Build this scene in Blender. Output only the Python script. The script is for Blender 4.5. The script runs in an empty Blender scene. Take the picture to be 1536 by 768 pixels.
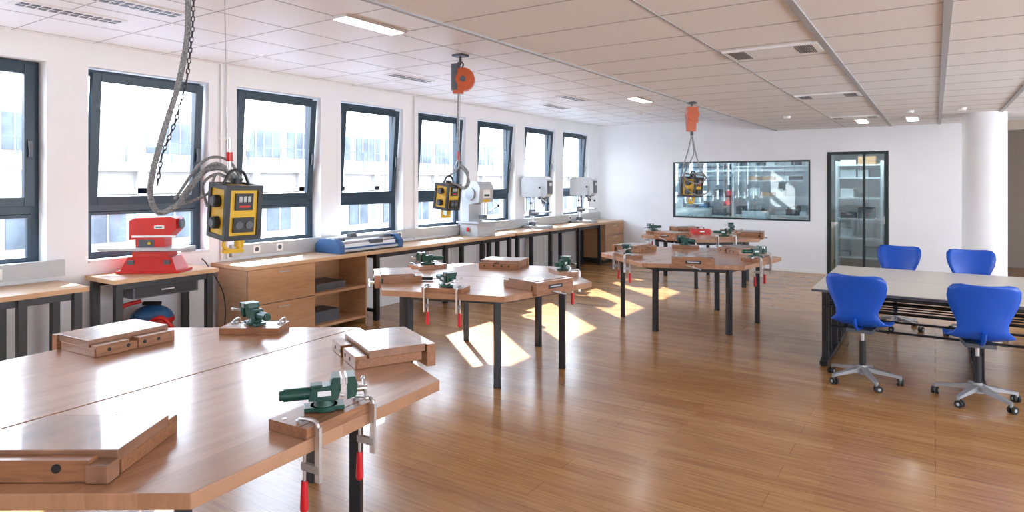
import bpy, math, random
from mathutils import Vector, Matrix
random.seed(4)
S=bpy.context.scene
try:
    S.view_settings.view_transform='Standard'
    S.view_settings.exposure=0.5
except Exception as e: print(e)

# ------------------------------------------------------------- materials
MATS={}
def mat(name,col,rough=0.5,metal=0.0,var=0.06,nscale=12,bump=0.0,emit=None,coat=0.0,stretch=(1,1,1),spec=0.5):
    if name in MATS: return MATS[name]
    m=bpy.data.materials.new(name); m.use_nodes=True
    nt=m.node_tree; b=nt.nodes['Principled BSDF']
    tc=nt.nodes.new('ShaderNodeTexCoord'); mp=nt.nodes.new('ShaderNodeMapping')
    mp.inputs['Scale'].default_value=stretch
    nz=nt.nodes.new('ShaderNodeTexNoise'); nz.inputs['Scale'].default_value=nscale; nz.inputs['Detail'].default_value=4
    nt.links.new(tc.outputs['Object'],mp.inputs[0]); nt.links.new(mp.outputs[0],nz.inputs['Vector'])
    cr=nt.nodes.new('ShaderNodeValToRGB')
    cr.color_ramp.elements[0].position=0.3; cr.color_ramp.elements[1].position=0.7
    cr.color_ramp.elements[0].color=tuple(max(0,c*(1-var)) for c in col)+(1,)
    cr.color_ramp.elements[1].color=tuple(min(1,c*(1+var)) for c in col)+(1,)
    nt.links.new(nz.outputs['Fac'],cr.inputs[0]); nt.links.new(cr.outputs[0],b.inputs['Base Color'])
    b.inputs['Roughness'].default_value=rough; b.inputs['Metallic'].default_value=metal
    b.inputs['Coat Weight'].default_value=coat
    b.inputs['Specular IOR Level'].default_value=spec
    if emit:
        b.inputs['Emission Color'].default_value=tuple(col)+(1,); b.inputs['Emission Strength'].default_value=emit
    MATS[name]=m; return m

def plank_mat(name,c1,c2,bw,rh,rough,grain=0.18,mortar=0.0,coat=0.0,mcol=(0.12,0.06,0.03),coord='Object',rot=0,spec=0.5,big=0):
    m=bpy.data.materials.new(name); m.use_nodes=True
    nt=m.node_tree; b=nt.nodes['Principled BSDF']; L=nt.links.new
    tc=nt.nodes.new('ShaderNodeTexCoord'); mp=nt.nodes.new('ShaderNodeMapping'); mp.inputs['Rotation'].default_value=(0,0,rot)
    L(tc.outputs[coord],mp.inputs[0])
    br=nt.nodes.new('ShaderNodeTexBrick'); br.offset=0.37; br.offset_frequency=2; br.squash=1
    br.inputs['Color1'].default_value=c1+(1,); br.inputs['Color2'].default_value=c2+(1,)
    br.inputs['Mortar'].default_value=mcol+(1,); br.inputs['Scale'].default_value=1
    br.inputs['Mortar Size'].default_value=mortar; br.inputs['Brick Width'].default_value=bw; br.inputs['Row Height'].default_value=rh
    br.inputs['Bias'].default_value=0.0
    L(mp.outputs[0],br.inputs['Vector'])
    mp2=nt.nodes.new('ShaderNodeMapping'); mp2.inputs['Scale'].default_value=(3,45,8)
    L(mp.outputs[0],mp2.inputs[0])
    nz=nt.nodes.new('ShaderNodeTexNoise'); nz.inputs['Scale'].default_value=1.0; nz.inputs['Detail'].default_value=6; nz.inputs['Distortion'].default_value=0.6
    L(mp2.outputs[0],nz.inputs['Vector'])
    mx=nt.nodes.new('ShaderNodeMix'); mx.data_type='RGBA'; mx.blend_type='MULTIPLY'; mx.inputs[0].default_value=1
    cr=nt.nodes.new('ShaderNodeValToRGB'); cr.color_ramp.elements[0].position=0.32; cr.color_ramp.elements[1].position=0.62
    g=1-grain; cr.color_ramp.elements[0].color=(g,g*0.97,g*0.93,1); cr.color_ramp.elements[1].color=(1,1,1,1)
    L(nz.outputs['Fac'],cr.inputs[0]); L(br.outputs['Color'],mx.inputs[6]); L(cr.outputs[0],mx.inputs[7])
    L(mx.outputs[2],b.inputs['Base Color'])
    if big:
        b2=nt.nodes.new('ShaderNodeTexBrick'); b2.offset=0.41; b2.inputs['Scale'].default_value=1; b2.inputs['Brick Width'].default_value=1.9; b2.inputs['Row Height'].default_value=rh*2
        b2.inputs['Mortar Size'].default_value=0.0018; b2.inputs['Color1'].default_value=(1,1,1,1); b2.inputs['Color2'].default_value=(.90,.89,.88,1); b2.inputs['Mortar'].default_value=(.55,.48,.42,1)
        L(mp.outputs[0],b2.inputs['Vector'])
        m3=nt.nodes.new('ShaderNodeMix'); m3.data_type='RGBA'; m3.blend_type='MULTIPLY'; m3.inputs[0].default_value=1
        L(mx.outputs[2],m3.inputs[6]); L(b2.outputs['Color'],m3.inputs[7]); L(m3.outputs[2],b.inputs['Base Color'])
    b.inputs['Roughness'].default_value=rough
    b.inputs['Coat Weight'].default_value=coat; b.inputs['Specular IOR Level'].default_value=spec; b.inputs['Coat Roughness'].default_value=0.12
    MATS[name]=m; return m

def glass_mat(name,tint,gloss=0.08,rough=0.0,edge=0.5):
    m=bpy.data.materials.new(name); m.use_nodes=True; nt=m.node_tree; nt.nodes.clear(); L=nt.links.new
    o=nt.nodes.new('ShaderNodeOutputMaterial'); t=nt.nodes.new('ShaderNodeBsdfTransparent'); t.inputs[0].default_value=tint+(1,)
    g=nt.nodes.new('ShaderNodeBsdfGlossy'); g.inputs['Roughness'].default_value=rough
    f=nt.nodes.new('ShaderNodeLayerWeight'); f.inputs[0].default_value=0.5
    pw=nt.nodes.new('ShaderNodeMath'); pw.operation='POWER'; pw.inputs[1].default_value=5
    mm=nt.nodes.new('ShaderNodeMath'); mm.operation='MULTIPLY_ADD'; mm.inputs[1].default_value=edge; mm.inputs[2].default_value=gloss; mm.use_clamp=True
    mx=nt.nodes.new('ShaderNodeMixShader')
    L(f.outputs['Facing'],pw.inputs[0]); L(pw.outputs[0],mm.inputs[0]); L(mm.outputs[0],mx.inputs[0]); L(t.outputs[0],mx.inputs[1]); L(g.outputs[0],mx.inputs[2]); L(mx.outputs[0],o.inputs[0])
    MATS[name]=m; return m

WALL=mat('wall_paint',(0.82,0.84,0.87),0.75,var=0.015,nscale=3)
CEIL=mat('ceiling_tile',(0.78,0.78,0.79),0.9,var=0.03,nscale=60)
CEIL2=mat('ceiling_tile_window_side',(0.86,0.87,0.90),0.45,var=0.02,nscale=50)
BAR=mat('ceiling_bar',(0.38,0.39,0.41),0.5,var=0.03)
BARL=mat('ceiling_joint',(0.42,0.42,0.44),0.7,var=0.03)
BEIGE=mat('corridor_paint',(0.42,0.36,0.31),0.8,var=0.03)
FRAME=mat('window_frame_anthracite',(0.011,0.032,0.054),0.35,var=0.1)
SILL=mat('sill',(0.7,0.71,0.73),0.4,var=0.02)
BLACK=mat('black_steel',(0.010,0.012,0.016),0.38,var=0.15)
RUB=mat('black_rubber',(0.016,0.016,0.016),0.7,var=0.2)
GREY=mat('grey_metal',(0.38,0.39,0.41),0.38,metal=0.5,var=0.06)
LGREY=mat('light_grey_enamel',(0.46,0.48,0.50),0.4,var=0.04)
DGREY=mat('dark_grey_enamel',(0.08,0.09,0.11),0.4,var=0.06)
STEEL=mat('steel',(0.60,0.61,0.63),0.28,metal=0.9,var=0.06)
CABLE=mat('grey_cable',(0.24,0.25,0.26),0.4,var=0.5,nscale=90)
CHAINM=mat('dark_chain',(0.06,0.06,0.065),0.4,metal=0.5,var=0.2)
RED=mat('red_enamel',(0.56,0.012,0.008),0.35,var=0.06)
REDH=mat('red_handle',(0.60,0.01,0.02),0.3,var=0.05)
GREEN=mat('green_enamel',(0.005,0.058,0.042),0.32,var=0.15)
YEL=mat('yellow_plastic',(0.70,0.42,0.012),0.4,var=0.06)
ORNG=mat('orange_enamel',(0.52,0.095,0.025),0.4,var=0.08)
BLUE=mat('blue_plastic',(0.003,0.080,0.50),0.35,var=0.05)
MBLUE=mat('machine_blue',(0.025,0.10,0.25),0.4,var=0.06)
TTOP=mat('beige_laminate',(0.60,0.56,0.49),0.35,var=0.02)
WHITE=mat('white_enamel',(0.82,0.83,0.84),0.4,var=0.02)
PANEL=mat('beech_panel',(0.48,0.27,0.14),0.42,var=0.12,nscale=4,stretch=(1,1,10))
DOORG=mat('teal_dark_frame',(0.012,0.026,0.03),0.35,var=0.1)
BEECH=plank_mat('beech_block',(0.385,0.195,0.105),(0.47,0.255,0.15),0.7,0.045,0.30,grain=0.14,coat=0.25)
BEECHT=plank_mat('beech_bench',(0.55,0.335,0.18),(0.63,0.40,0.23),0.9,0.05,0.35,grain=0.12,rot=math.pi/2)
PAD=mat('beech_pad',(0.30,0.135,0.065),0.35,var=0.25,nscale=6,stretch=(1.5,12,12),coat=0.2)
PADT=mat('beech_pad_worn',(0.27,0.140,0.085),0.30,var=0.28,nscale=9,coat=0.25)
FLOOR=plank_mat('oak_laminate',(0.42,0.205,0.075),(0.52,0.275,0.108),1.5,0.10,0.25,grain=0.30,mortar=0.0008,coat=0.12,mcol=(0.26,0.13,0.05),big=1)
GLASS=glass_mat('window_glass',(0.97,0.99,1.0),0.02)
IGLASS=glass_mat('interior_glass',(0.76,0.90,0.95),0.10)
LAMP_FILL=mat('lamp_and_fill_glow',(1.0,0.98,0.95),0.5,emit=14.0,var=0.0)  # shared by ceiling lamps and the added fill panels
FAC=mat('facade_plaster',(0.27,0.245,0.22),0.9,var=0.06,nscale=0.6)
FAC2=mat('facade_trim',(0.34,0.32,0.30),0.9,var=0.06,nscale=0.6)
FACG=mat('facade_glass',(0.10,0.115,0.135),0.4,var=0.4,nscale=0.8,spec=0.2)
ROOF=mat('roof_gravel',(0.19,0.20,0.225),0.95,var=0.10,nscale=2)

# ------------------------------------------------------------- mesh builder
class MB:
    def __init__(s): s.v=[];s.f=[];s.m=[];s.sm=[];s.mats=[];s.M=Matrix.Identity(4)
    def mi(s,m):
        if m not in s.mats: s.mats.append(m)
        return s.mats.index(m)
    def add(s,vs,fs,m,smooth=False):
        o=len(s.v); s.v+= [s.M@Vector(p) for p in vs]; k=s.mi(m)
        for f in fs: s.f.append([i+o for i in f]); s.m.append(k); s.sm.append(smooth)
    def box(s,c,d,m,rot=None,taper=1.0):
        x,y,z=d[0]/2,d[1]/2,d[2]/2; R=rot or Matrix.Identity(3); t=taper
        P=[(-x,-y,-z),(x,-y,-z),(x,y,-z),(-x,y,-z),(-x*t,-y*t,z),(x*t,-y*t,z),(x*t,y*t,z),(-x*t,y*t,z)]
        s.add([Vector(c)+R@Vector(p) for p in P],[(0,3,2,1),(4,5,6,7),(0,1,5,4),(1,2,6,5),(2,3,7,6),(3,0,4,7)],m)
    def bx(s,x0,x1,y0,y1,z0,z1,m): s.box(((x0+x1)/2,(y0+y1)/2,(z0+z1)/2),(abs(x1-x0),abs(y1-y0),abs(z1-z0)),m)
    def beam(s,p0,p1,w,h,m):
        p0=Vector(p0);p1=Vector(p1);d=p1-p0;L=d.length
        q=d.to_track_quat('X','Z').to_matrix()
        s.box((p0+p1)/2,(L,w,h),m,q)
    def cyl(s,p0,p1,r0,m,r1=None,seg=16,smooth=True):
        p0=Vector(p0);p1=Vector(p1);r1=r0 if r1 is None else r1
        q=(p1-p0).to_track_quat('Z','Y').to_matrix()
        V=[]
        for p,r in((p0,r0),(p1,r1)):
            for i in range(seg):
                a=2*math.pi*i/seg; V.append(p+q@Vector((r*math.cos(a),r*math.sin(a),0)))
        s.add(V,[(i,(i+1)%seg,seg+(i+1)%seg,seg+i) for i in range(seg)],m,smooth)
        s.add(V[:seg],[tuple(reversed(range(seg)))],m); s.add(V[seg:],[tuple(range(seg))],m)
    def prism(s,poly,z0,z1,m):
        n=len(poly); V=[(p[0],p[1],z0) for p in poly]+[(p[0],p[1],z1) for p in poly]
        s.add(V,[(i,(i+1)%n,n+(i+1)%n,n+i) for i in range(n)]+[tuple(reversed(range(n))),tuple(range(n,2*n))],m)
    def prism_xz(s,poly,y0,y1,m):
        n=len(poly); V=[(p[0],y0,p[1]) for p in poly]+[(p[0],y1,p[1]) for p in poly]
        s.add(V,[(i,n+i,n+(i+1)%n,(i+1)%n) for i in range(n)]+[tuple(range(n)),tuple(reversed(range(n,2*n)))],m)
    def sphere(s,c,r,m,sc=(1,1,1),seg=14,ring=8):
        V=[];F=[]
        for j in range(ring+1):
            t=math.pi*j/ring
            for i in range(seg):
                a=2*math.pi*i/seg; V.append((c[0]+sc[0]*r*math.sin(t)*math.cos(a),c[1]+sc[1]*r*math.sin(t)*math.sin(a),c[2]+sc[2]*r*math.cos(t)))
        for j in range(ring):
            for i in range(seg): F.append((j*seg+i,(j+1)*seg+i,(j+1)*seg+(i+1)%seg,j*seg+(i+1)%seg))
        s.add(V,F,m,True)
    def tube(s,pts,r,m,seg=8,sub=6,smooth_path=True,rib=0.0):
        P=[Vector(p) for p in pts]
        if smooth_path and len(P)>2:
            Q=[]
            E=[P[0]*2-P[1]]+P+[P[-1]*2-P[-2]]
            for i in range(1,len(E)-2):
                for k in range(sub):
                    t=k/sub;a,b,c,d=E[i-1],E[i],E[i+1],E[i+2]
                    Q.append(0.5*((2*b)+(c-a)*t+(2*a-5*b+4*c-d)*t*t+(3*b-a-3*c+d)*t**3))
            Q.append(P[-1]); P=Q
        n=len(P); V=[]; up=None
        for i,p in enumerate(P):
            t=(P[min(i+1,n-1)]-P[max(i-1,0)]).normalized()
            if up is None:
                up=Vector((0,0,1)) if abs(t.z)<0.9 else Vector((1,0,0))
            a=t.cross(up)
            if a.length<1e-4: a=t.orthogonal()
            a.normalize(); b=a.cross(t).normalized(); up=b
            rr=r*(1+rib*(i%2))
            for k in range(seg):
                w=2*math.pi*k/seg; V.append(p+a*rr*math.cos(w)+b*rr*math.sin(w))
        F=[]
        for i in range(n-1):
            for k in range(seg): F.append((i*seg+k,i*seg+(k+1)%seg,(i+1)*seg+(k+1)%seg,(i+1)*seg+k))
        s.add(V,F,m,rib==0)
        s.add(V[:seg],[tuple(range(seg))],m); s.add(V[-seg:],[tuple(reversed(range(seg)))],m)
    def mesh(s,name):
        me=bpy.data.meshes.new(name); me.from_pydata([tuple(v) for v in s.v],[],s.f)
        for m in s.mats: me.materials.append(m)
        for i,p in enumerate(me.polygons): p.material_index=s.m[i]; p.use_smooth=s.sm[i]
        me.update(); return me
def place(me,name,loc=(0,0,0),rz=0,bevel=0.0,rot=None):
    o=bpy.data.objects.new(name,me); S.collection.objects.link(o); o.location=loc
    o.rotation_euler=rot if rot else (0,0,rz)
    if bevel>0:
        b=o.modifiers.new('bevel','BEVEL'); b.width=bevel; b.segments=2; b.limit_method='ANGLE'; b.angle_limit=math.radians(50)
    return o
def one(b,name,loc=(0,0,0),rz=0,bevel=0.0): return place(b.mesh(name),name,loc,rz,bevel)

# ------------------------------------------------------------- room
YB=13.3; XW=-6.45; XO=-6.74; YN=-3.5; XR=4.6; ZH=3.02; ZL=2.75; XS=-2.6
b=MB(); b.bx(XO,XR+.2,YN-.2,17.6,-0.1,0,FLOOR); one(b,'floor')
Z0,Z1=1.0,2.80
opens=[(2.71+1.487*k,3.87+1.487*k) for k in range(-4,7)]
opens2=[(14.0,15.1),(15.5,16.6)]
b=MB()
b.bx(XO,XW,YN-.2,17.6,0,Z0,WALL); b.bx(XO,XW,YN-.2,17.6,Z1,ZH+.1,WALL)
prev=YN-.2
for (a,e) in opens+opens2:
    if a>prev: b.bx(XO,XW,prev,a,Z0,Z1,WALL)
    prev=e
b.bx(XO,XW,prev,17.6,Z0,Z1,WALL)
for (a,e) in opens: b.bx(-6.56,XW+.02,a+.002,e-.002,Z0,Z0+.025,SILL)
one(b,'wall_left')
wn=0
for i,(a,e) in enumerate(opens+opens2):
    wn+=1; b=MB(); xf=-6.64; w=.06; dp=.07; zt=1.50
    def rectframe(y0,y1,z0,z1,x,w,dp,m,bb):
        bb.bx(x-dp/2,x+dp/2,y0,y0+w,z0,z1,m); bb.bx(x-dp/2,x+dp/2,y1-w,y1,z0,z1,m)
        bb.bx(x-dp/2,x+dp/2,y0+w,y1-w,z0,z0+w,m); bb.bx(x-dp/2,x+dp/2,y0+w,y1-w,z1-w,z1,m)
    rectframe(a+.005,e-.005,Z0,Z1,xf,w,dp,FRAME,b)
    b.bx(xf-dp/2,xf+dp/2,a+.06,e-.06,zt-.04,zt+.04,FRAME)
    b.bx(xf-.004,xf+.004,a+.06,e-.06,Z0+.05,zt-.03,GLASS)
    rectframe(a+.06,e-.06,Z0+.055,zt-.04,xf+.015,.03,.05,FRAME,b)
    tilt=0 if i<4 else math.radians(4.5)
    hz=zt+.03
    b.M=Matrix.Translation((xf+.045,0,hz))@Matrix.Rotation(tilt,4,'Y')
    h=Z1-.035-hz
    rectframe(a+.045,e-.045,0,h,0,.08,.06,FRAME,b)
    b.bx(-.004,.004,a+.12,e-.12,.07,h-.07,GLASS)
    b.bx(.03,.045,e-.10,e-.07,h*.42,h*.42+.06,DGREY); b.bx(.045,.065,e-.10,e-.07,h*.42-.09,h*.42+.05,DGREY)
    one(b,'window_%d'%wn,bevel=.004)
b=MB()
T=.14
WX0,WX1,WZ0,WZ1=-4.68,-1.99,.98,2.16
DX0,DX1,DZ=-1.70,-.70,2.30
XE=.95
def wy(x0,x1,z0,z1,m=WALL): b.bx(x0,x1,YB,YB+T,z0,z1,m)
wy(XW,WX0,0,ZH); wy(WX0,WX1,0,WZ0); wy(WX0,WX1,WZ1,ZH); wy(WX1,DX0,0,ZH); wy(DX0,DX1,DZ,ZH); wy(DX1,XE,0,ZH); wy(XE,XR,2.6,ZH,BEIGE)
one(b,'wall_back')
b=MB(); b.bx(WX0,WX1,YB-.01,YB+.05,WZ0,WZ0+.03,DOORG);b.bx(WX0,WX1,YB-.01,YB+.05,WZ1-.03,WZ1,DOORG)
for x in (WX0,WX1-.03): b.bx(x,x+.03,YB-.01,YB+.05,WZ0+.03,WZ1-.03,DOORG)
b.bx(WX0+.03,WX1-.03,YB+.02,YB+.03,WZ0+.03,WZ1-.03,IGLASS); one(b,'window_%d'%(wn+1))
b=MB()
for x in (DX0,DX1-.05): b.bx(x,x+.05,YB-.01,YB+.07,0.002,DZ,DOORG)
b.bx(DX0+.05,DX1-.05,YB-.01,YB+.07,DZ-.05,DZ,DOORG); b.bx(DX0+.05,DX1-.05,YB,YB+.05,.002,.06,DOORG)
b.bx(DX0+.05,DX0+.07,YB,YB+.05,.06,DZ-.05,DOORG); b.bx(DX1-.07,DX1-.05,YB,YB+.05,.06,DZ-.05,DOORG)
b.bx(-1.11,-1.07,YB,YB+.05,.06,DZ-.05,DOORG)
b.bx(DX0+.05,DX1-.05,YB+.02,YB+.03,.06,DZ-.05,IGLASS)
b.box((DX1-.16,YB-.035,1.05),(.12,.02,.02),STEEL); b.box((DX1-.07,YB-.012,1.05),(.03,.02,.14),STEEL)
one(b,'door_1')
b=MB(); b.bx(XW,DX0,YB-.012,YB,0,.06,WHITE); b.bx(DX1,XE,YB-.012,YB,0,.06,WHITE); one(b,'baseboard_back')
b=MB(); b.bx(-1.98,-1.88,YB+T,17.0,0,ZL,WALL); b.bx(XE-.12,XE,YB+T,17.0,0,ZL,BEIGE); one(b,'wall_partition')
b=MB(); b.bx(XO,XE,17.0,17.2,0,ZH,WALL); b.bx(XE,XR,16.4,16.6,0,ZL,BEIGE); one(b,'wall_far')
b=MB(); b.bx(XR,XR+.2,YN-.2,17.2,0,.9,WALL); b.bx(XR,XR+.2,YN-.2,17.2,2.4,ZL+.1,WALL)
ys=[YN-.2]+[v for k in range(6) for v in (YN+.6+k*2.6,YN+2.6+k*2.6)]+[17.2]  # window openings added in the unseen right wall to let in daylight
for i in range(0,len(ys),2): b.bx(XR,XR+.2,ys[i],ys[i+1],.9,2.4,WALL)
one(b,'wall_right')
b=MB(); b.bx(XO,XR+.2,YN-.2,YN,0,ZH+.1,WALL); one(b,'wall_front')
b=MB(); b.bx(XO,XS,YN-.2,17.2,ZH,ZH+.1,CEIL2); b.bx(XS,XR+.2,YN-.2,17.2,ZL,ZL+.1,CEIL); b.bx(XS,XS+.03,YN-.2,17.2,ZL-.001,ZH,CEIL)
one(b,'ceiling')
b=MB()
b.bx(XS-.012,XS+.018,YN,YB,ZL-.012,ZL+.02,BAR)
b.bx(-1.40,-1.385,YN,YB,ZL-.004,ZL,BAR)
for x in (-.67,.06,.78,1.5,2.22,2.94): b.bx(x-.022,x+.022,YN,YB,ZL-.012,ZL,BAR)
y=YN
while y<YB: b.bx(XS+.02,XR,y-.005,y+.005,ZL-.003,ZL,BARL); y+=.6
x=XS-.625
while x>XW: b.bx(x-.0035,x+.0035,YN,YB,ZH-.002,ZH,BARL); x-=.625
y=YN
while y<YB: b.bx(XW,XS,y-.0035,y+.0035,ZH-.002,ZH,BARL); y+=.625
one(b,'trim_ceiling_grid')
for y in (2.15,5.15,8.15,11.15):
    b=MB(); b.bx(-1.37,-.70,y-.17,y+.17,ZL-.018,ZL,WHITE)
    for s in (-1.33,-.86):
        for k in range(9): b.bx(s+k*.014,s+k*.014+.007,y-.15,y+.15,ZL-.021,ZL-.017,DGREY)
    one(b,'ceiling_air_vent')
for (x,y) in ((-5.4,2.15),(-4.8,2.3),(-5.35,5.8),(-4.6,8.6),(-5.35,9.4)):
    b=MB(); b.bx(x-.09,x+.09,y-.36,y+.36,ZH-.012,ZH,WHITE)
    for k in range(10):
        for s in (-.06,.015): b.bx(x+s,x+s+.045,y-.33+k*.068,y-.28+k*.068,ZH-.015,ZH-.011,DGREY)
    one(b,'ceiling_slot_vent')
for (x,y,z) in ((-3.8,3.65,ZH),(-3.8,9.3,ZH),(-3.8,-1,ZH),(2.2,1.5,ZL),(2.2,4.5,ZL),(2.2,7.5,ZL),(-.3,-1.4,ZL),(2.2,10.5,ZL),(2.2,-1,ZL),(-.30,11.9,ZL),(-1.0,11.9,ZL)):  # includes unseen panels beside and behind the camera, added to brighten the room
    b=MB(); b.bx(x-.09,x+.09,y-.33,y+.33,z-.02,z,WHITE); b.bx(x-.07,x+.07,y-.31,y+.31,z-.023,z-.019,LAMP_FILL); one(b,'ceiling_lamp_and_fill')
b=MB(); b.bx(-4.5,-3.3,15.0,15.3,ZH-.05,ZH,LAMP_FILL); one(b,'ceiling_lamp_and_fill')  # glowing panel added to light the room behind the interior window
b=MB(); b.bx(-1.6,-.3,13.6,13.85,ZL-.05,ZL,LAMP_FILL); one(b,'ceiling_lamp_and_fill')  # glowing panel added to brighten the storeroom behind the door
for (x,y) in ((-3.1,5.6),(-1.9,10.5),(-4.6,11.2),(-.3,10.6),(.3,10.6)):
    b=MB(); z=ZH if x<XS else ZL
    b.cyl((x,y,z-.035),(x,y,z),.045,WHITE,r1=.06)
    one(b,'smoke_detector')
b=MB(); b.cyl((.60,11.62,0),(.60,11.62,ZL),.27,WALL,seg=40); one(b,'column')
b=MB()
for y in (4.0,4.07): b.cyl((XW+.03,y,.9),(XW+.03,y,ZH),.014,WHITE,seg=10)
for z in (1.3,2.2): b.bx(XW,XW+.03,3.98,4.09,z,z+.02,WHITE)
one(b,'heating_pipe')
b=MB(); b.cyl((XW+.03,7.07,.9),(XW+.03,7.07,ZH),.014,WHITE,seg=10); one(b,'heating_pipe')

# ------------------------------------------------------------- exterior
b=MB()
fx=-30
b.bx(fx-10,fx,-30,60,-12,2.2,FAC)
b.bx(fx-10,fx+.4,-30,60,2.2,2.6,FAC2)
b.bx(fx-10,fx+.3,-30,60,-1.6,-1.2,FAC2)
b.bx(fx-.2,fx+.25,-30,60,1.2,1.45,FAC2)
y=-28
while y<58:
    for z in (-.9,-4.8,-8.5):
        b.bx(fx-.05,fx+.05,y,y+1.5,z,z+1.9,FACG); b.bx(fx,fx+.1,y+.72,y+.78,z,z+1.9,FAC2); b.bx(fx,fx+.1,y,y+1.5,z+1.2,z+1.27,FAC2)
    b.bx(fx,fx+.25,y+1.9,y+2.3,-1.2,2.2,FAC2)
    y+=2.9
b.bx(fx-14,fx-5,-20,14,2.6,5.6,FAC); b.bx(fx-16,fx-8,18,55,2.6,6.0,FAC)
y=-19
while y<12:
    b.bx(fx-5.05,fx-4.95,y,y+2.2,3.2,4.9,FACG)
    for k in (.55,1.1,1.65): b.bx(fx-5,fx-4.9,y+k-.03,y+k+.03,3.2,4.9,FAC2)
    y+=2.9
y=19
while y<54:
    b.bx(fx-8.05,fx-7.95,y,y+2.6,3.4,5.2,FACG)
    for k in (.65,1.3,1.95): b.bx(fx-8,fx-7.9,y+k-.03,y+k+.03,3.4,5.2,FAC2)
    y+=3.2
for y in range(-30,60,2): b.bx(fx+.2,fx+.25,y,y+.05,2.6,3.5,FACG)
b.bx(fx+.18,fx+.27,-30,60,3.5,3.56,FACG)
one(b,'neighbouring_building')
b=MB(); b.bx(-60,XO-1,-50,80,-3.2,-3.0,ROOF); one(b,'flat_roof_ground')

# ------------------------------------------------------------- hexagonal workbenches
H=.82
def hexbench_mesh(R):
    b=MB(); g=.003
    c=[(R*math.cos(math.radians(60*k)),R*math.sin(math.radians(60*k))) for k in range(6)]
    b.prism([(c[0][0],g),c[1],c[2],(c[3][0],g)],H-.05,H,BEECH)
    b.prism([(c[3][0],-g),c[4],c[5],(c[0][0],-g)],H-.05,H,BEECH)
    rl=.86 if R>1.2 else .82
    l=[Vector((rl*math.cos(math.radians(60*k)),rl*math.sin(math.radians(60*k)),0)) for k in range(6)]
    for k in range(6):
        p=l[k]
        a=math.radians(60*k); Rm=Matrix.Rotation(a,3,'Z')
        b.box((p.x,p.y,(H-.05)/2+.005),(.055,.055,H-.06),BLACK,Rm)
        b.box((p.x,p.y,.006),(.06,.06,.012),RUB,Rm)
        q=l[(k+1)%6]; b.beam((p.x,p.y,H-.085),(q.x,q.y,H-.085),.03,.06,BLACK)
    b.beam((l[0].x,0,H-.085),(l[3].x,0,H-.085),.05,.06,BLACK)
    b.beam((l[1].x,l[1].y,H-.085),(l[4].x,l[4].y,H-.085),.04,.06,BLACK)
    b.beam((l[2].x,l[2].y,H-.085),(l[5].x,l[5].y,H-.085),.04,.06,BLACK)
    return b.mesh('hexagonal_workbench')
def woodvise_mesh(label=True):   # local +Y outward, z=0 table surface
    b=MB()
    b.box((0,-.02,.022),(.44,.34,.044),PAD)
    b.box((0,.02,.063),(.44,.30,.038),PADT)
    b.box((-.13,-.17,.03),(.17,.06,.06),PAD); b.box((.11,-.17,.03),(.21,.06,.06),PAD)
    for x in (-.15,-.05,.04,.12): b.cyl((x,-.2012,.03),(x,-.1995,.03),.010,RUB,seg=12)
    if label:
        b.box((0,.20,.02),(.46,.05,.115),PAD)
        b.box((0,.226,.03),(.17,.006,.035),BLACK); b.box((0,.23,.03),(.13,.004,.012),STEEL)
    else:
        b.box((.03,.195,.035),(.38,.045,.068),PAD)
        for x in (-.06,.14): b.cyl((x,.216,.045),(x,.222,.045),.014,BLACK,seg=14)
        b.box((-.19,.20,.03),(.07,.06,.056),PADT)
    for x in (-.09,.09): b.cyl((x,.14,.01),(x,.20,.01),.01,STEEL,seg=10)
    if label:
        b.cyl((0,.225,-.02),(0,.28,-.02),.011,STEEL,seg=10)
        b.cyl((-.08,.272,-.045),(.08,.272,.0),.006,STEEL,seg=8)
    return b.mesh('woodworking_vise')
def vise_mesh():
    b=MB()
    b.cyl((0,0,0),(0,0,.016),.052,GREEN,seg=24); b.box((0,0,.008),(.15,.07,.016),GREEN)
    b.cyl((0,0,.016),(0,0,.045),.040,GREEN,r1=.030,seg=20)
    b.prism_xz([(-.06,.04),(.05,.035),(.062,.075),(.060,.118),(.028,.122),(.022,.095),(-.045,.088)],-.032,.032,GREEN)
    b.box((.044,0,.112),(.03,.09,.03),GREEN)
    b.cyl((-.15,0,.064),(.05,0,.064),.024,GREEN,seg=18); b.cyl((-.165,0,.064),(-.15,0,.064),.019,GREEN,seg=18)
    b.box((-.03,0,.092),(.045,.05,.012),GREEN)
    b.box((.062,0,.112),(.008,.092,.026),STEEL); b.box((.082,0,.112),(.008,.092,.026),STEEL)
    b.prism_xz([(.086,.035),(.120,.045),(.126,.09),(.115,.124),(.086,.124)],-.034,.034,GREEN)
    b.box((.10,0,.112),(.03,.09,.028),GREEN)
    b.cyl((.12,0,.064),(.165,0,.064),.013,STEEL,seg=12)
    b.cyl((.155,-.07,.045),(.155,.07,.083),.006,STEEL,seg=8)
    b.sphere((.155,-.07,.045),.010,STEEL); b.sphere((.155,.07,.083),.010,STEEL)
    b.box((.0,-.033,.066),(.05,.003,.02),WHITE)
    return b.mesh('bench_vise')
def viseblock_mesh():
    b=MB(); b.box((-.0,0,.02),(.36,.20,.04),PAD); b.box((.0,.06,.0405),(.36,.0015,.001),RUB)
    for x in (-.15,.15): b.cyl((x,-.05,.04),(x,-.05,.042),.008,STEEL,seg=10)
    return b.mesh('vise_mounting_block')
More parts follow.
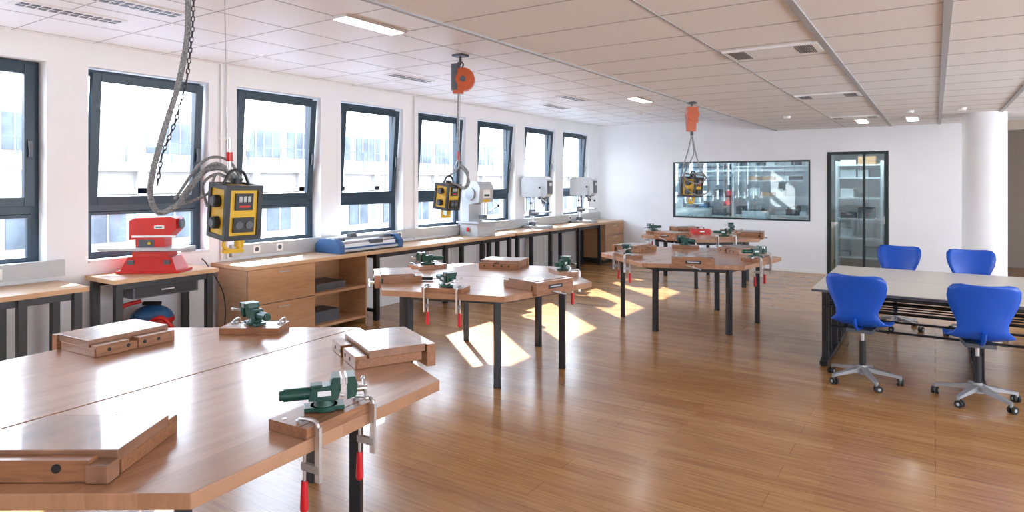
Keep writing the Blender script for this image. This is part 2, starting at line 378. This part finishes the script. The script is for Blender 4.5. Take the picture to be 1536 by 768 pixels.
def clamp_mesh():      # local +Y outward, origin at table edge top surface
    b=MB()
    b.tube([(0,-.07,.046),(0,-.06,.056),(0,.0,.060),(0,.022,.05),(0,.026,.02)],.008,STEEL,seg=8)
    b.cyl((0,-.07,.041),(0,-.07,.05),.015,STEEL,seg=12)
    b.box((0,.026,-.06),(.012,.024,.20),STEEL)
    b.box((0,-.012,-.115),(.014,.085,.028),GREY)
    b.cyl((0,-.045,-.19),(0,-.045,-.055),.006,STEEL,seg=10); b.cyl((0,-.045,-.058),(0,-.045,-.0505),.014,STEEL,seg=12)
    b.cyl((0,-.045,-.27),(0,-.045,-.17),.016,REDH,r1=.012,seg=12); b.sphere((0,-.045,-.27),.016,REDH)
    return b.mesh('bar_clamp')
HM={1.25:hexbench_mesh(1.25),1.10:hexbench_mesh(1.10)}
WV=woodvise_mesh(); WV2=woodvise_mesh(False); BV=vise_mesh(); VB=viseblock_mesh(); CM=clamp_mesh()
for (cx,cy,rot,R) in ((-2.97,1.60,94,1.25),(-3.7,5.0,17,1.10),(-2.6,7.95,81,1.10),(-3.4,11.15,40,1.10)):
    r0=math.radians(rot); place(HM[R],'hexagonal_workbench',(cx,cy,0),r0,bevel=.004)
    ap=R*math.cos(math.radians(30))
    offs={90:(0,-.25),210:(-.11,.12),330:(.08,-.05)} if R>1.2 else {90:(0,0),210:(0,0),330:(0,0)}
    def W(th,rad,tan): return (cx+math.cos(th)*rad-math.sin(th)*tan, cy+math.sin(th)*rad+math.cos(th)*tan)
    for k in (90,210,330):
        th=r0+math.radians(k); p=W(th,ap-.174+offs[k][0],offs[k][1])
        place(WV2 if (k==210 and R>1.2) else WV,'woodworking_vise',(p[0],p[1],H+.001),th-math.pi/2,bevel=.003)
    for k in (30,150,270):
        th=r0+math.radians(k); p=W(th,ap-.10,0)
        place(VB,'vise_mounting_block',(p[0],p[1],H+.001),th-math.pi/2,bevel=.003)
        place(BV,'bench_vise',(p[0],p[1],H+.044),th+math.radians(48),bevel=.003)
        for s in (-.145,.145):
            q=W(th,ap-.005,s); place(CM,'bar_clamp',(q[0],q[1],H),th-math.pi/2)
b=MB(); b.box((0,0,.04),(.32,.18,.08),RED); b.box((0,0,.085),(.30,.16,.01),RED); b.tube([(-.06,0,.09),(-.05,0,.12),(.05,0,.12),(.06,0,.09)],.007,BLACK); b.box((0,-.092,.05),(.08,.004,.02),STEEL)
one(b,'tool_case',(-3.45,11.2,H+.001),.6,bevel=.006)
b=MB(); b.cyl((-.09,0,.018),(.03,0,.018),.016,BLACK); b.cyl((.03,0,.018),(.14,0,.018),.005,STEEL); b.cyl((-.10,0,.018),(-.09,0,.018),.012,BLACK)
one(b,'screwdriver',(-3.95,4.55,H+.001),.5)

# ------------------------------------------------------------- perimeter benches
BZ=.88; XF=-5.83
def cabinet(b,y0,y1,drawers=4,z1=BZ-.04):
    b.bx(XW+.12,XF+.0,y0,y1,.08,z1,PANEL); b.bx(XW+.12,XF-.03,y0+.02,y1-.02,0,.08,RUB)
    b.bx(XF,XF+.004,y0+.004,y1-.004,.085,z1-.002,DGREY)
    hh=(z1-.10)/drawers
    for i in range(drawers):
        z=.10+i*hh; b.bx(XF+.004,XF+.022,y0+.006,y1-.006,z+.004,z+hh-.004,PANEL)
        b.box((XF+.032,(y0+y1)/2,z+hh-.05),(.012,.14,.012),STEEL)
def legs(b,ys,x0=XW+.17,x1=XF-.04):
    for y in ys:
        for x in (x0,x1): b.bx(x-.03,x+.03,y-.03,y+.03,0,BZ-.04,BLACK)
        b.bx(x0+.03,x1-.03,y-.02,y+.02,BZ-.10,BZ-.04,BLACK); b.bx(x0+.03,x1-.03,y-.02,y+.02,.1,.14,BLACK)
b=MB(); b.bx(XW+.005,XF,-1.2,2.46,BZ-.04,BZ,BEECHT); legs(b,(-1.1,.6,2.0,2.38)); b.bx(XF-.07,XF-.04,-1.1,2.38,BZ-.10,BZ-.04,BLACK); one(b,'perimeter_workbench',bevel=.003)
b=MB(); b.bx(-6.40,-5.86,2.66,3.62,.86,.90,BEECHT)
for y in (2.72,3.55):
    for x in (-6.34,-5.92): b.bx(x-.03,x+.03,y-.03,y+.03,0,.86,BLACK)
for x in (-6.34,-5.92): b.bx(x-.02,x+.02,2.75,3.52,.80,.86,BLACK)
b.bx(-6.3,-5.93,2.85,3.45,.70,.82,DGREY); b.bx(-5.93,-5.925,2.87,3.43,.71,.80,BLACK); b.box((-5.915,3.15,.76),(.02,.12,.012),STEEL)
b.bx(-6.34,-5.92,2.75,3.52,.14,.17,BLACK)
one(b,'machine_stand',bevel=.003)
b=MB(); b.bx(XW+.005,XF+.02,3.89,8.85,BZ-.04,BZ,BEECHT); cabinet(b,3.90,4.75,2)
b.bx(XW+.12,XF,4.75,5.55,.08,.11,PANEL); b.bx(XW+.12,XF,4.75,5.55,.45,.48,PANEL); b.bx(XW+.12,XW+.14,4.75,5.55,.08,BZ-.04,PANEL); b.bx(XW+.12,XF,5.53,5.55,.0,BZ-.04,PANEL)
b.bx(XF-.5,XF-.1,4.85,5.3,.48,.56,DGREY); b.bx(XF-.4,XF-.1,4.85,5.2,.11,.24,DGREY)
legs(b,(5.75,7.1,8.0,8.75)); b.bx(XF-.07,XF-.04,5.75,8.75,BZ-.10,BZ-.04,BLACK)
one(b,'perimeter_workbench',bevel=.003)
b=MB(); b.bx(XW+.005,XF+.02,8.9,13.27,BZ-.035,BZ+.005,BEECHT); cabinet(b,12.3,13.25,3); legs(b,(9.0,10.1,11.2,12.15)); b.bx(XF-.07,XF-.04,9,12.2,BZ-.10,BZ-.04,BLACK); one(b,'perimeter_workbench',bevel=.003)
b=MB(); b.bx(XW,XW+.06,-1.2,2.5,.92,1.06,LGREY)
b.bx(XW,XW+.06,4.1,13.27,.92,1.05,LGREY)
for y in (1.7,2.0,4.4,4.7,6.4,6.7,8.6,10.2,11.8):
    b.box((XW+.065,y,.985),(.012,.085,.085),WHITE); b.cyl((XW+.071,y,.985),(XW+.074,y,.985),.025,DGREY,seg=14)
one(b,'trim_socket_duct')
for y0 in (.9,7.12,10.15):
    b=MB(); X=XW+.015
    for k in range(13): b.bx(X,X+.08,y0+k*.06,y0+k*.06+.045,.15,.72,WHITE)
    b.bx(X+.01,X+.06,y0,y0+.77,.17,.20,WHITE); b.bx(X+.01,X+.06,y0,y0+.77,.67,.70,WHITE)
    b.cyl((X+.03,y0+.05,0),(X+.03,y0+.05,.17),.01,WHITE,seg=8); b.cyl((X+.03,y0+.70,0),(X+.03,y0+.70,.17),.01,WHITE,seg=8)
    one(b,'radiator')
b=MB(); b.tube([(XW+.12,3.72,.95),(XW+.2,3.74,.88),(XW+.45,3.76,.6),(XW+.4,3.8,.2),(XW+.5,3.72,.012)],.006,RUB); one(b,'power_cord')

# ------------------------------------------------------------- belt sander
b=MB()
b.box((0,0,.012),(.56,.30,.024),RED)
b.box((0,0,.085),(.50,.27,.125),RED,taper=.78)
b.box((0,0,.17),(.32,.2,.05),RED)
for x in (-.16,.16): b.box((x,-.115,.10),(.06,.03,.04),DGREY)
b.box((-.04,-.05,.225),(.74,.30,.022),LGREY); b.box((-.36,-.05,.215),(.06,.30,.012),GREY)
b.box((.30,0,.20),(.09,.13,.03),GREY)
b.box((-.02,.02,.29),(.26,.16,.11),RED)
b.prism_xz([(-.21,.30),(.14,.33),(.21,.40),(.21,.50),(.16,.515),(-.16,.505),(-.21,.48)],-.05,.12,RED)
b.box((.06,-.053,.42),(.09,.006,.035),WHITE); b.box((.06,-.057,.42),(.06,.004,.014),GREEN)
b.box((-.05,-.056,.27),(.14,.012,.07),DGREY); b.cyl((-.02,-.06,.27),(-.02,-.075,.27),.015,YEL,seg=12)
b.box((.02,-.06,.335),(.40,.02,.02),STEEL)
b.cyl((.22,.03,.45),(.24,.03,.45),.05,DGREY,seg=18)
one(b,'belt_sander',(-6.12,3.14,.902),math.radians(38),bevel=.006)
b=MB()
b.sphere((0,0,.30),.17,MBLUE,sc=(1.1,1,.75)); b.cyl((0,0,.08),(0,0,.30),.17,DGREY,seg=24); b.cyl((0,0,.27),(0,0,.31),.19,RED,seg=24)
b.cyl((-.1,0,.0),(-.1,0,.08),.04,RUB);b.cyl((.12,0.05,.0),(.12,.05,.08),.04,RUB);b.cyl((.05,-.12,.0),(.05,-.12,.08),.04,RUB)
b.tube([(0,-.15,.25),(.2,-.22,.35),(.28,-.15,.2),(.2,-.1,.08),(.05,-.24,.12),(-.15,-.2,.3),(-.22,-.1,.42),(-.1,0,.46)],.02,RED)
b.box((0,0,.44),(.16,.04,.03),RUB)
one(b,'workshop_vacuum',(-6.1,3.1,.171),math.radians(35))
# ------------------------------------------------------------- sheet cutter
b=MB(); L=1.0
b.box((0,0,.03),(.42,L,.03),LGREY); b.box((.0,0,.075),(.34,L-.1,.06),WHITE)
for s in (-1,1):
    b.prism_xz([(-.22,0),(.22,0),(.22,.10),(.14,.17),(-.14,.17),(-.22,.10)],s*L/2-.04,s*L/2+.04,MBLUE)
    b.box((0,s*(L/2-.11),.15),(.20,.08,.05),DGREY)
b.cyl((.05,-L/2,.165),(.05,L/2,.165),.022,STEEL); b.cyl((-.05,-L/2,.15),(-.05,L/2,.15),.03,WHITE)
b.box((.12,0,.125),(.06,L-.1,.025),STEEL); b.box((.16,.1,.11),(.05,.22,.05),DGREY); b.box((.05,-.2,.20),(.08,.10,.05),DGREY); b.box((.19,0,.05),(.03,L-.1,.03),MBLUE)
one(b,'sheet_cutting_machine',(-6.12,5.72,BZ+.001),0,bevel=.004)
# ------------------------------------------------------------- drill press / bandsaw
def drill():
    b=MB(); b.M=Matrix.Diagonal((1.15,1.15,1.12,1))
    b.box((0,0,.02),(.42,.26,.04),GREY); b.cyl((-.10,0,.04),(-.10,0,.62),.035,STEEL)
    b.cyl((-.10,0,.04),(-.10,0,.10),.055,DGREY)
    b.box((.06,0,.26),(.26,.24,.025),GREY); b.cyl((-.10,0,.20),(-.10,0,.30),.052,DGREY); b.box((-.06,0,.235),(.12,.06,.04),DGREY)
    b.prism_xz([(-.24,.52),(.14,.50),(.20,.56),(.20,.80),(.14,.85),(-.20,.85),(-.24,.81)],-.13,.13,LGREY)
    b.box((.205,0,.67),(.012,.20,.22),DGREY); b.box((.213,.0,.72),(.006,.1,.05),WHITE)
    b.cyl((.09,0,.50),(.09,0,.40),.04,DGREY,r1=.028); b.cyl((.09,0,.40),(.09,0,.33),.016,STEEL,r1=.008)
    b.box((.09,0,.52),(.13,.16,.05),DGREY)
    for a in (90,210,330):
        t=math.radians(a); e=(.09+.17*math.cos(t),-.17,.50+.17*math.sin(t)); b.cyl((.09,-.15,.50),e,.007,STEEL,seg=8); b.sphere(e,.018,RUB)
    b.cyl((.09,-.09,.50),(.09,-.165,.50),.025,DGREY)
    return b.mesh('bench_drill_press')
DM=drill()
place(DM,'bench_drill_press',(-6.14,10.12,BZ+.006),math.radians(10),bevel=.006)
place(DM,'bench_drill_press',(-6.14,12.0,BZ+.006),math.radians(10),bevel=.006)
b=MB(); b.M=Matrix.Diagonal((1.15,1.15,1.08,1))
b.box((0,0,.09),(.36,.34,.18),LGREY); b.box((0,-.0,.20),(.46,.40,.03),GREY); b.box((.181,0,.09),(.006,.26,.12),LGREY)
b.prism_xz([(-.18,.18),(-.04,.18),(-.04,.46),(.16,.50),(.18,.72),(.12,.80),(-.12,.80),(-.18,.74)],-.13,.13,LGREY)
b.cyl((.10,0,.30),(.10,0,.50),.028,STEEL); b.box((.10,0,.28),(.08,.08,.06),DGREY)
b.cyl((.0,-.135,.62),(.0,-.16,.62),.09,GREY,seg=24); b.box((.176,0,.62),(.01,.13,.12),WHITE); b.box((.183,0,.60),(.004,.10,.03),GREEN); b.box((.17,0,.52),(.01,.12,.04),YEL)
b.cyl((.12,.12,.36),(.12,.28,.44),.01,STEEL); b.sphere((.12,.28,.44),.022,RUB)
b.box((.0,-.19,.10),(.04,.02,.06),RED)
one(b,'bench_bandsaw',(-6.12,8.22,BZ+.001),math.radians(-10),bevel=.008)

# ------------------------------------------------------------- hanging power cubes
def cube_body(b,s=.135,h=.15):
    b.box((0,0,0),(2*s-.02,2*s-.02,2*h-.02),YEL); t=.03*s/.12
    for i in (-1,1):
        for j in (-1,1):
            b.box((i*(s-t/2),j*(s-t/2),0),(t,t,2*h),BLACK)
            b.box((i*(s-t/2),0,j*(h-t/2)),(t,2*s-2*t,t),BLACK); b.box((0,i*(s-t/2),j*(h-t/2)),(2*s-2*t,t,t),BLACK)
    q=s/.135
    for k in range(4):
        Rm=Matrix.Rotation(k*math.pi/2,4,'Z'); M0=b.M.copy(); b.M=M0@Rm
        if k%2==0:
            b.box((0,-s+.006,.06),(.13*q,.016,.09),BLACK)
            for x in (-.032,0,.032): b.box((x*q,-s-.004,.075),(.022*q,.006,.03),LGREY)
            b.box((0,-s-.003,.035),(.08*q,.004,.010),RED)
            b.box((0,-s+.004,-.065),(.15*q,.02,.08),BLACK)
            for x in (-.037,.037): b.cyl((x*q,-s+.0,-.065),(x*q,-s-.012,-.065),.028*q,DGREY,seg=18)
        else:
            for z in (.055,-.06):
                b.cyl((0,-s+.01,z),(0,-s-.02,z),.045*q,BLACK,seg=20); b.cyl((0,-s-.02,z),(0,-s-.028,z),.032*q,DGREY,seg=18)
        b.M=M0
    b.tube([(-.05,0,-h),(-.05,0,-h-.05),(0,0,-h-.075),(.05,0,-h-.05),(.05,0,-h)],.010,YEL)
    b.cyl((.02,-.02,-h),(.02,-.02,-h-.05),.022,YEL)
    b.box((0,0,-h-.075),(.11,.03,.022),YEL)
    b.tube([(-.07,0,h),(-.04,0,h+.06),(0,0,h+.075),(.04,0,h+.06),(.07,0,h)],.008,BLACK)
    b.cyl((0,0,h),(0,0,h+.03),.03,BLACK)
def chain(b,p0,p1,m=STEEL,n=None,r=.003):
    p0=Vector(p0);p1=Vector(p1);L=(p1-p0).length;n=n or int(L/.028); d=(p1-p0)/n; u=d.normalized(); s=u.orthogonal().normalized(); t=u.cross(s)
    for i in range(n):
        c=p0+d*(i+.5); a=s if i%2 else t; hl=d.length*.68
        pts=[c+u*hl*math.cos(w)+a*.009*math.sin(w) for w in [k*math.pi/3 for k in range(7)]]
        b.tube(pts,r,m,seg=4,smooth_path=False)
cr=Vector((math.cos(math.radians(33.6)),math.sin(math.radians(33.6)),0)) # direction in which the slack cable is swung
cf=Vector((-cr.y,cr.x,0))
C=Vector((-3.20,2.07,1.59)); b=MB(); b.M=Matrix.Rotation(math.radians(84),4,'Z')@Matrix.Rotation(math.radians(6),4,'X'); cube_body(b,.102,.148); b.M=Matrix.Identity(4)
def P(dx,dz,df=0): return cr*dx+Vector((0,0,dz))+cf*df
top=ZH-C.z
b.tube([P(-.03,.225),P(-.045,.6),P(-.06,top)],.003,STEEL,seg=6)
b.cyl(P(-.03,.22),P(-.03,.40),.010,STEEL); b.cyl(P(-.03,.27),P(-.03,.32),.018,RED)
hose=[P(-.25,top),P(-.256,1.16),P(-.262,.945),P(-.31,.69),P(-.39,.43),P(-.45,.21),P(-.462,.075),P(-.415,-.01),P(-.32,.03,.01),P(-.245,.14,.02),P(-.17,.22,.02),P(-.08,.235,.01),P(-.02,.20),P(.0,.165,0)]
b.tube(hose,.014,CABLE,seg=10,sub=24,rib=.18)
for q in ([P(-.30,.07,0),P(-.22,.18,.02),P(-.10,.26,.0),P(.03,.17,0)],[P(-.36,.02,0),P(-.26,.05,.05),P(-.16,.10,.04),P(-.12,.20,.04),P(-.02,.165,.02)],[P(-.34,.06,.02),P(-.2,.27,.05),P(-.06,.28,.04),P(.04,.165,0)],[P(-.16,.02,.02),P(-.20,.14,.05),P(-.12,.20,.04),P(-.02,.165,0)]): b.tube(q,.008,CABLE,seg=8)
hp=[P(-.215,top),P(-.232,.98),P(-.262,.72),P(-.32,.50),P(-.40,.30),P(-.425,.14)]
for i in range(len(hp)-1): chain(b,hp[i],hp[i+1],CHAINM)
one(b,'hanging_power_cube',C)
def reel_cube(Cx,Cy,Cz,ztop,rz,name='hanging_power_cube'):
    b=MB(); sh=P(-.13,0); b.M=Matrix.Translation(sh)@Matrix.Rotation(rz,4,'Z')@Matrix.Rotation(math.radians(7),4,'X'); cube_body(b,.095,.13); b.M=Matrix.Identity(4)
    T=ztop-Cz
    b.box((0,0,T-.01),(.12,.12,.02),DGREY); b.cyl((0,0,T-.10),(0,0,T-.02),.012,DGREY); b.tube([P(0,T-.06),P(-.03,T-.10),P(0,T-.14),P(.03,T-.10),P(0,T-.06)],.008,DGREY)
    f=cf*-1
    z=T-.25
    b.cyl(P(.03,z)-f*.05,P(.03,z)+f*.05,.115,ORNG,seg=32); b.cyl(P(.03,z)+f*.05,P(.03,z)+f*.062,.075,ORNG,seg=28); b.cyl(P(.03,z)+f*.062,P(.03,z)+f*.07,.03,DGREY,seg=16)
    Rq=Matrix.Rotation(math.radians(33.6),3,'Z')
    b.box(P(-.055,z+.02),(.06,.11,.26),DGREY,Rq); b.box(P(-.02,z-.11),(.10,.09,.06),ORNG,Rq)
    b.box(P(-.03,z+.13),(.06,.08,.05),DGREY,Rq)
    b.tube([P(0,z-.12),P(-.01,.6*z),P(-.02,.40),P(-.09,.24),P(-.13,.20)],.004,STEEL,seg=6)
    b.tube([P(-.02,z-.12),P(-.025,z*.6),P(-.01,.36),P(-.04,.26),P(-.12,.20)],.008,CABLE,seg=6)
    b.cyl(P(-.02,.36),P(-.02,.45),.010,RED)
    for k in range(3):
        o=.012*k
        b.tube([P(-.02,.36-o*3),P(.0+o,.30,.02*k),P(.05+o,.24,.02*k),P(.09-o,.14,.02),P(.04,.07+o,-.03),P(-.04,.12,-.05-o),P(-.12,.15)],.008,CABLE,seg=8)
    return one(b,name,(Cx,Cy,Cz))
reel_cube(-3.97,5.04,1.60,ZH,math.radians(85))
def small_cube(Cx,Cy,Cz,ztop):
    b=MB(); b.M=Matrix.Rotation(math.radians(80),4,'Z')@Matrix.Rotation(math.radians(5),4,'X'); cube_body(b,.10,.125); b.M=Matrix.Identity(4)
    T=ztop-Cz; Rq=Matrix.Rotation(math.radians(33.6),3,'Z')
    b.box((0,0,T-.01),(.1,.1,.02),DGREY); b.cyl((0,0,T-.05),(0,0,T),.014,DGREY)
    b.box(P(0,T-.16),(.13,.11,.20),ORNG,Rq); b.cyl(P(0,T-.16)-cf*.07,P(0,T-.16)+cf*.07,.075,ORNG,seg=24); b.box(P(-.01,T-.31),(.10,.09,.12),ORNG,Rq,taper=1.1)
    b.cyl(P(0,T-.42),P(0,T-.36),.02,DGREY)
    b.tube([P(0,T-.42),P(0,.2)],.004,STEEL,seg=6,smooth_path=False)
    b.tube([P(0,T-.40),P(-.05,.45),P(-.12,.22),P(-.15,.02),P(-.08,-.10,.1),P(.08,-.08,.12),P(.17,.05,.1),P(.14,.18,.03),P(0,.16)],.009,CABLE)
    b.tube([P(0,T-.40),P(.05,.42),P(.11,.22),P(.20,.08),P(.17,-.06,-.1),P(.02,-.10,-.14),P(-.12,0,-.1),P(-.10,.16),P(0,.15)],.009,CABLE)
    b.tube([P(0,T-.40),P(.02,.42),P(-.06,.25),P(-.12,.12,-.1),P(.02,.04,-.14),P(.15,.12,-.1),P(0,.17)],.009,CABLE)
    one(b,'hanging_power_cube',(Cx,Cy,Cz))
small_cube(-2.56,7.96,1.68,ZL)

# ------------------------------------------------------------- conference tables
def ctable(x0,x1,y0,y1,name='conference_table'):
    b=MB(); z=.735
    b.bx(x0,x1,y0,y1,z-.028,z,TTOP); b.bx(x0-.003,x1+.003,y0-.003,y1+.003,z-.026,z-.006,DGREY)
    for x in (x0+.10,(x0+x1)/2,x1-.10):
        for y in (y0+.16,y1-.16): b.bx(x-.03,x+.03,y-.02,y+.02,.04,z-.05,BLACK)
        b.bx(x-.035,x+.035,y0+.03,y1-.03,.012,.05,BLACK); b.bx(x-.02,x+.02,y0+.06,y1-.06,z-.07,z-.028,BLACK)
        for y in (y0+.06,y1-.06): b.cyl((x,y,0),(x,y,.014),.025,RUB)
    for y in (y0+.10,y1-.10): b.bx(x0+.10,x1-.10,y-.015,y+.015,z-.07,z-.03,BLACK)
    for k in range(7):
        y=y0+.10+k*(y1-y0-.2)/6; b.cyl((x0+.1,y,.56),(x1-.1,y,.56),.008,BLACK,seg=6)
    for x in (x0+.10,(x0+x1)/2,x1-.10): b.bx(x-.01,x+.01,y0+.08,y1-.08,.545,.556,BLACK)
    for z2 in (.30,.40): b.cyl((x0+.1,(y0+y1)/2,z2),(x1-.1,(y0+y1)/2,z2),.012,BLACK,seg=6)
    for x in (x0+.10,x1-.10): b.bx(x-.012,x+.012,(y0+y1)/2-.02,(y0+y1)/2+.02,.04,z-.03,BLACK)
    one(b,name,bevel=.002)
ctable(-.98,1.62,6.62,7.60); ctable(-.98,1.62,7.61,8.60)

# ------------------------------------------------------------- chairs
prof=[(-.275,.905,.150,.03),(-.272,.895,.205,.035),(-.262,.86,.232,.045),(-.248,.80,.236,.055),(-.232,.73,.222,.055),(-.220,.66,.190,.05),(-.212,.60,.165,.04),(-.205,.545,.165,.035),(-.185,.495,.195,.03),(-.130,.462,.220,.03),(-.05,.450,.228,.03),(.05,.450,.226,.025),(.14,.455,.215,.02),(.19,.442,.195,.015),(.213,.415,.165,.01)]
LIFT=.045
prof=[(a,b_+LIFT,c,d) for a,b_,c,d in prof]
def chair_mesh():
    b=MB(); n=9; V=[];F=[]; th=.012
    N=len(prof)
    def normal(i):
        a=prof[max(0,i-1)];c=prof[min(N-1,i+1)]; d=Vector((c[0]-a[0],c[1]-a[1])).normalized(); return Vector((-d.y,d.x))
    for side in (0,1):
        for i,(y,z,w,c) in enumerate(prof):
            nn=normal(i)
            for j in range(n):
                s=-1+2*j/(n-1); cur=c*abs(s)**2.2
                off=cur+(th if side else 0)
                V.append((s*w,y+nn.x*off,z+nn.y*off))
    o=N*n
    for i in range(N-1):
        for j in range(n-1):
            a=i*n+j; F.append((a,a+1,a+n+1,a+n)); F.append((o+a,o+a+n,o+a+n+1,o+a+1))
    for i in range(N-1):
        a=i*n; F.append((a,a+n,o+a+n,o+a)); a=i*n+n-1; F.append((a,o+a,o+a+n,a+n))
    for j in range(n-1):
        F.append((j,o+j,o+j+1,j+1)); a=(N-1)*n+j; F.append((a,a+1,o+a+1,o+a))
    b.add(V,F,BLUE,True)
    b.M=Matrix.Translation((0,0,LIFT))
    b.tube([(0,.06,.432),(0,-.12,.437),(0,-.205,.47),(0,-.24,.55)],.016,BLUE,seg=8)
    b.box((0,0,.418),(.20,.24,.03),DGREY); b.cyl((.10,.02,.415),(.20,.02,.405),.006,RUB,seg=8)
    b.M=Matrix.Identity(4)
    b.cyl((0,0,.24),(0,0,.45),.014,STEEL); b.cyl((0,0,.10),(0,0,.36),.026,BLACK); b.cyl((0,0,.07),(0,0,.15),.042,GREY,r1=.034)
    for k in range(5):
        a=math.radians(72*k+18); d=Vector((math.cos(a),math.sin(a),0)); sd=Vector((-d.y,d.x,0))
        p0=d*.03+Vector((0,0,.115)); p1=d*.285+Vector((0,0,.075))
        V=[];
        for p,w,h in ((p0,.026,.020),(p1,.015,.010)):
            for (i,j) in ((-1,-1),(1,-1),(1,1),(-1,1)): V.append(p+sd*w*i+Vector((0,0,h*j)))
        b.add(V,[(0,3,2,1),(4,5,6,7),(0,1,5,4),(1,2,6,5),(2,3,7,6),(3,0,4,7)],GREY)
        c=d*.285; b.cyl(c+Vector((0,0,.045)),c+Vector((0,0,.085)),.011,GREY,seg=10)
        cc=c+sd*.012+Vector((0,0,.029))
        b.cyl(cc-d*.024,cc-d*.006,.029,RUB,seg=16); b.cyl(cc+d*.006,cc+d*.024,.029,RUB,seg=16); b.cyl(cc-d*.026,cc+d*.026,.012,LGREY,seg=10)
    return b.mesh('swivel_chair')
CH=chair_mesh()
def chair(x,y,rz): return place(CH,'swivel_chair',(x,y,0),math.radians(rz))
chair(-.53,6.33,-10); chair(.28,6.28,8); chair(-.40,8.92,172); chair(.36,8.86,186)

# ------------------------------------------------------------- rooms behind glass
def rack(x0,x1,y0,y1,zs,h,name='metal_shelf_rack',fr=STEEL,dens=.6):
    b=MB()
    for x in (x0,x1):
        for y in (y0,y1): b.bx(x-.02,x+.02,y-.02,y+.02,0,h,fr)
    for z in zs:
        b.bx(x0,x1,y0,y1,z,z+.03,fr)
        x=x0+.06
        while x<x1-.2:
            w=random.uniform(.12,.3); hh=random.uniform(.08,.22); m=random.choice([WHITE,LGREY,DGREY,LGREY,WHITE,PANEL])
            if x+w<x1-.03 and random.random()<dens: b.bx(x,x+w,y0+.05,y1-.06,z+.031,z+.03+hh,m)
            x+=w+.04
    one(b,name)
rack(-1.62,-.85,14.0,14.4,(.25,.62,1.0,1.4,1.8,2.05),2.15,fr=WHITE,dens=.8); rack(-.78,.3,14.0,14.4,(.25,.7,1.15,1.6,2.0),2.15,fr=WHITE,dens=.8)
b=MB(); b.bx(-1.83,-1.66,13.5,13.85,.0,.98,PANEL); b.bx(-1.85,-1.64,13.48,13.87,.98,1.01,PANEL); b.bx(-1.655,-1.65,13.52,13.83,.05,.48,PANEL); b.bx(-1.655,-1.65,13.52,13.83,.5,.95,PANEL); one(b,'wooden_cabinet')
rack(-6.0,-4.4,16.3,16.8,(.3,.9,1.35,1.75,2.1),2.2,fr=DGREY,dens=.4)
rack(-4.2,-2.3,16.3,16.8,(.3,.9,1.35,1.75,2.1),2.2,fr=WHITE)
for (x0,x1,y,z) in ((-5.8,-2.2,14.6,1.86),(-5.8,-2.2,15.8,1.98)):
    b=MB(); b.bx(x0,x1,y-.06,y+.06,z,z+.05,WHITE)
    for x in (x0+.3,x1-.3): b.cyl((x,y,z+.05),(x,y,ZH),.006,STEEL,seg=6)
    one(b,'pendant_linear_lamp')
b=MB(); b.bx(-6.0,-2.3,14.3,15.1,.90,.94,TTOP)
for x in (-5.9,-2.4):
    for y in (14.36,15.04): b.bx(x-.03,x+.03,y-.03,y+.03,0,.90,BLACK)
one(b,'workshop_table')
b=MB(); b.box((0,0,.10),(.8,.3,.2),LGREY); b.box((-.3,0,.3),(.2,.26,.2),LGREY); b.cyl((-.2,0,.3),(.3,0,.3),.03,STEEL); b.box((.32,0,.27),(.1,.15,.16),DGREY); b.box((0,0,.22),(.2,.2,.05),DGREY); one(b,'bench_lathe',(-4.7,14.7,.942),0,bevel=.008)
b=MB(); b.box((0,0,.08),(.5,.4,.16),WHITE); b.box((0,0,.17),(.42,.3,.02),DGREY); b.box((.12,0,.2),(.12,.1,.05),DGREY); b.cyl((-.15,0,.18),(-.15,0,.42),.03,STEEL); b.box((-.1,0,.44),(.22,.14,.12),LGREY); one(b,'bench_milling_machine',(-3.3,14.7,.942),0,bevel=.008)

# ------------------------------------------------------------- lights/world
w=bpy.data.worlds.new('World'); S.world=w; w.use_nodes=True; nt=w.node_tree; bg=nt.nodes['Background']
tc=nt.nodes.new('ShaderNodeTexCoord'); sp=nt.nodes.new('ShaderNodeSeparateXYZ'); cr_=nt.nodes.new('ShaderNodeValToRGB')
nt.links.new(tc.outputs['Generated'],sp.inputs[0]); nt.links.new(sp.outputs[2],cr_.inputs[0]); nt.links.new(cr_.outputs[0],bg.inputs[0])
cr_.color_ramp.elements[0].position=0.0; cr_.color_ramp.elements[0].color=(.92,.95,1,1); cr_.color_ramp.elements[1].position=.9; cr_.color_ramp.elements[1].color=(.50,.70,1,1)
bg.inputs[1].default_value=8.5
sd=bpy.data.lights.new('sun','SUN'); sd.energy=22; sd.angle=.010; sd.color=(1,.96,.91)
so=bpy.data.objects.new('sun',sd); S.collection.objects.link(so)
dirv=Vector((.76,-.66,-.63)); so.rotation_euler=dirv.to_track_quat('-Z','Y').to_euler(); so.location=(-12,14,12)

# ------------------------------------------------------------- camera
cd=bpy.data.cameras.new('camera'); co=bpy.data.objects.new('camera',cd); S.collection.objects.link(co); S.camera=co
f=956; cd.sensor_width=36; cd.sensor_fit='HORIZONTAL'; cd.lens=36*f/1536; cd.shift_y=-112/1536; cd.clip_start=.05
th=math.atan(635/956); co.location=(0,0,1.75); co.rotation_euler=(math.pi/2,0,th)
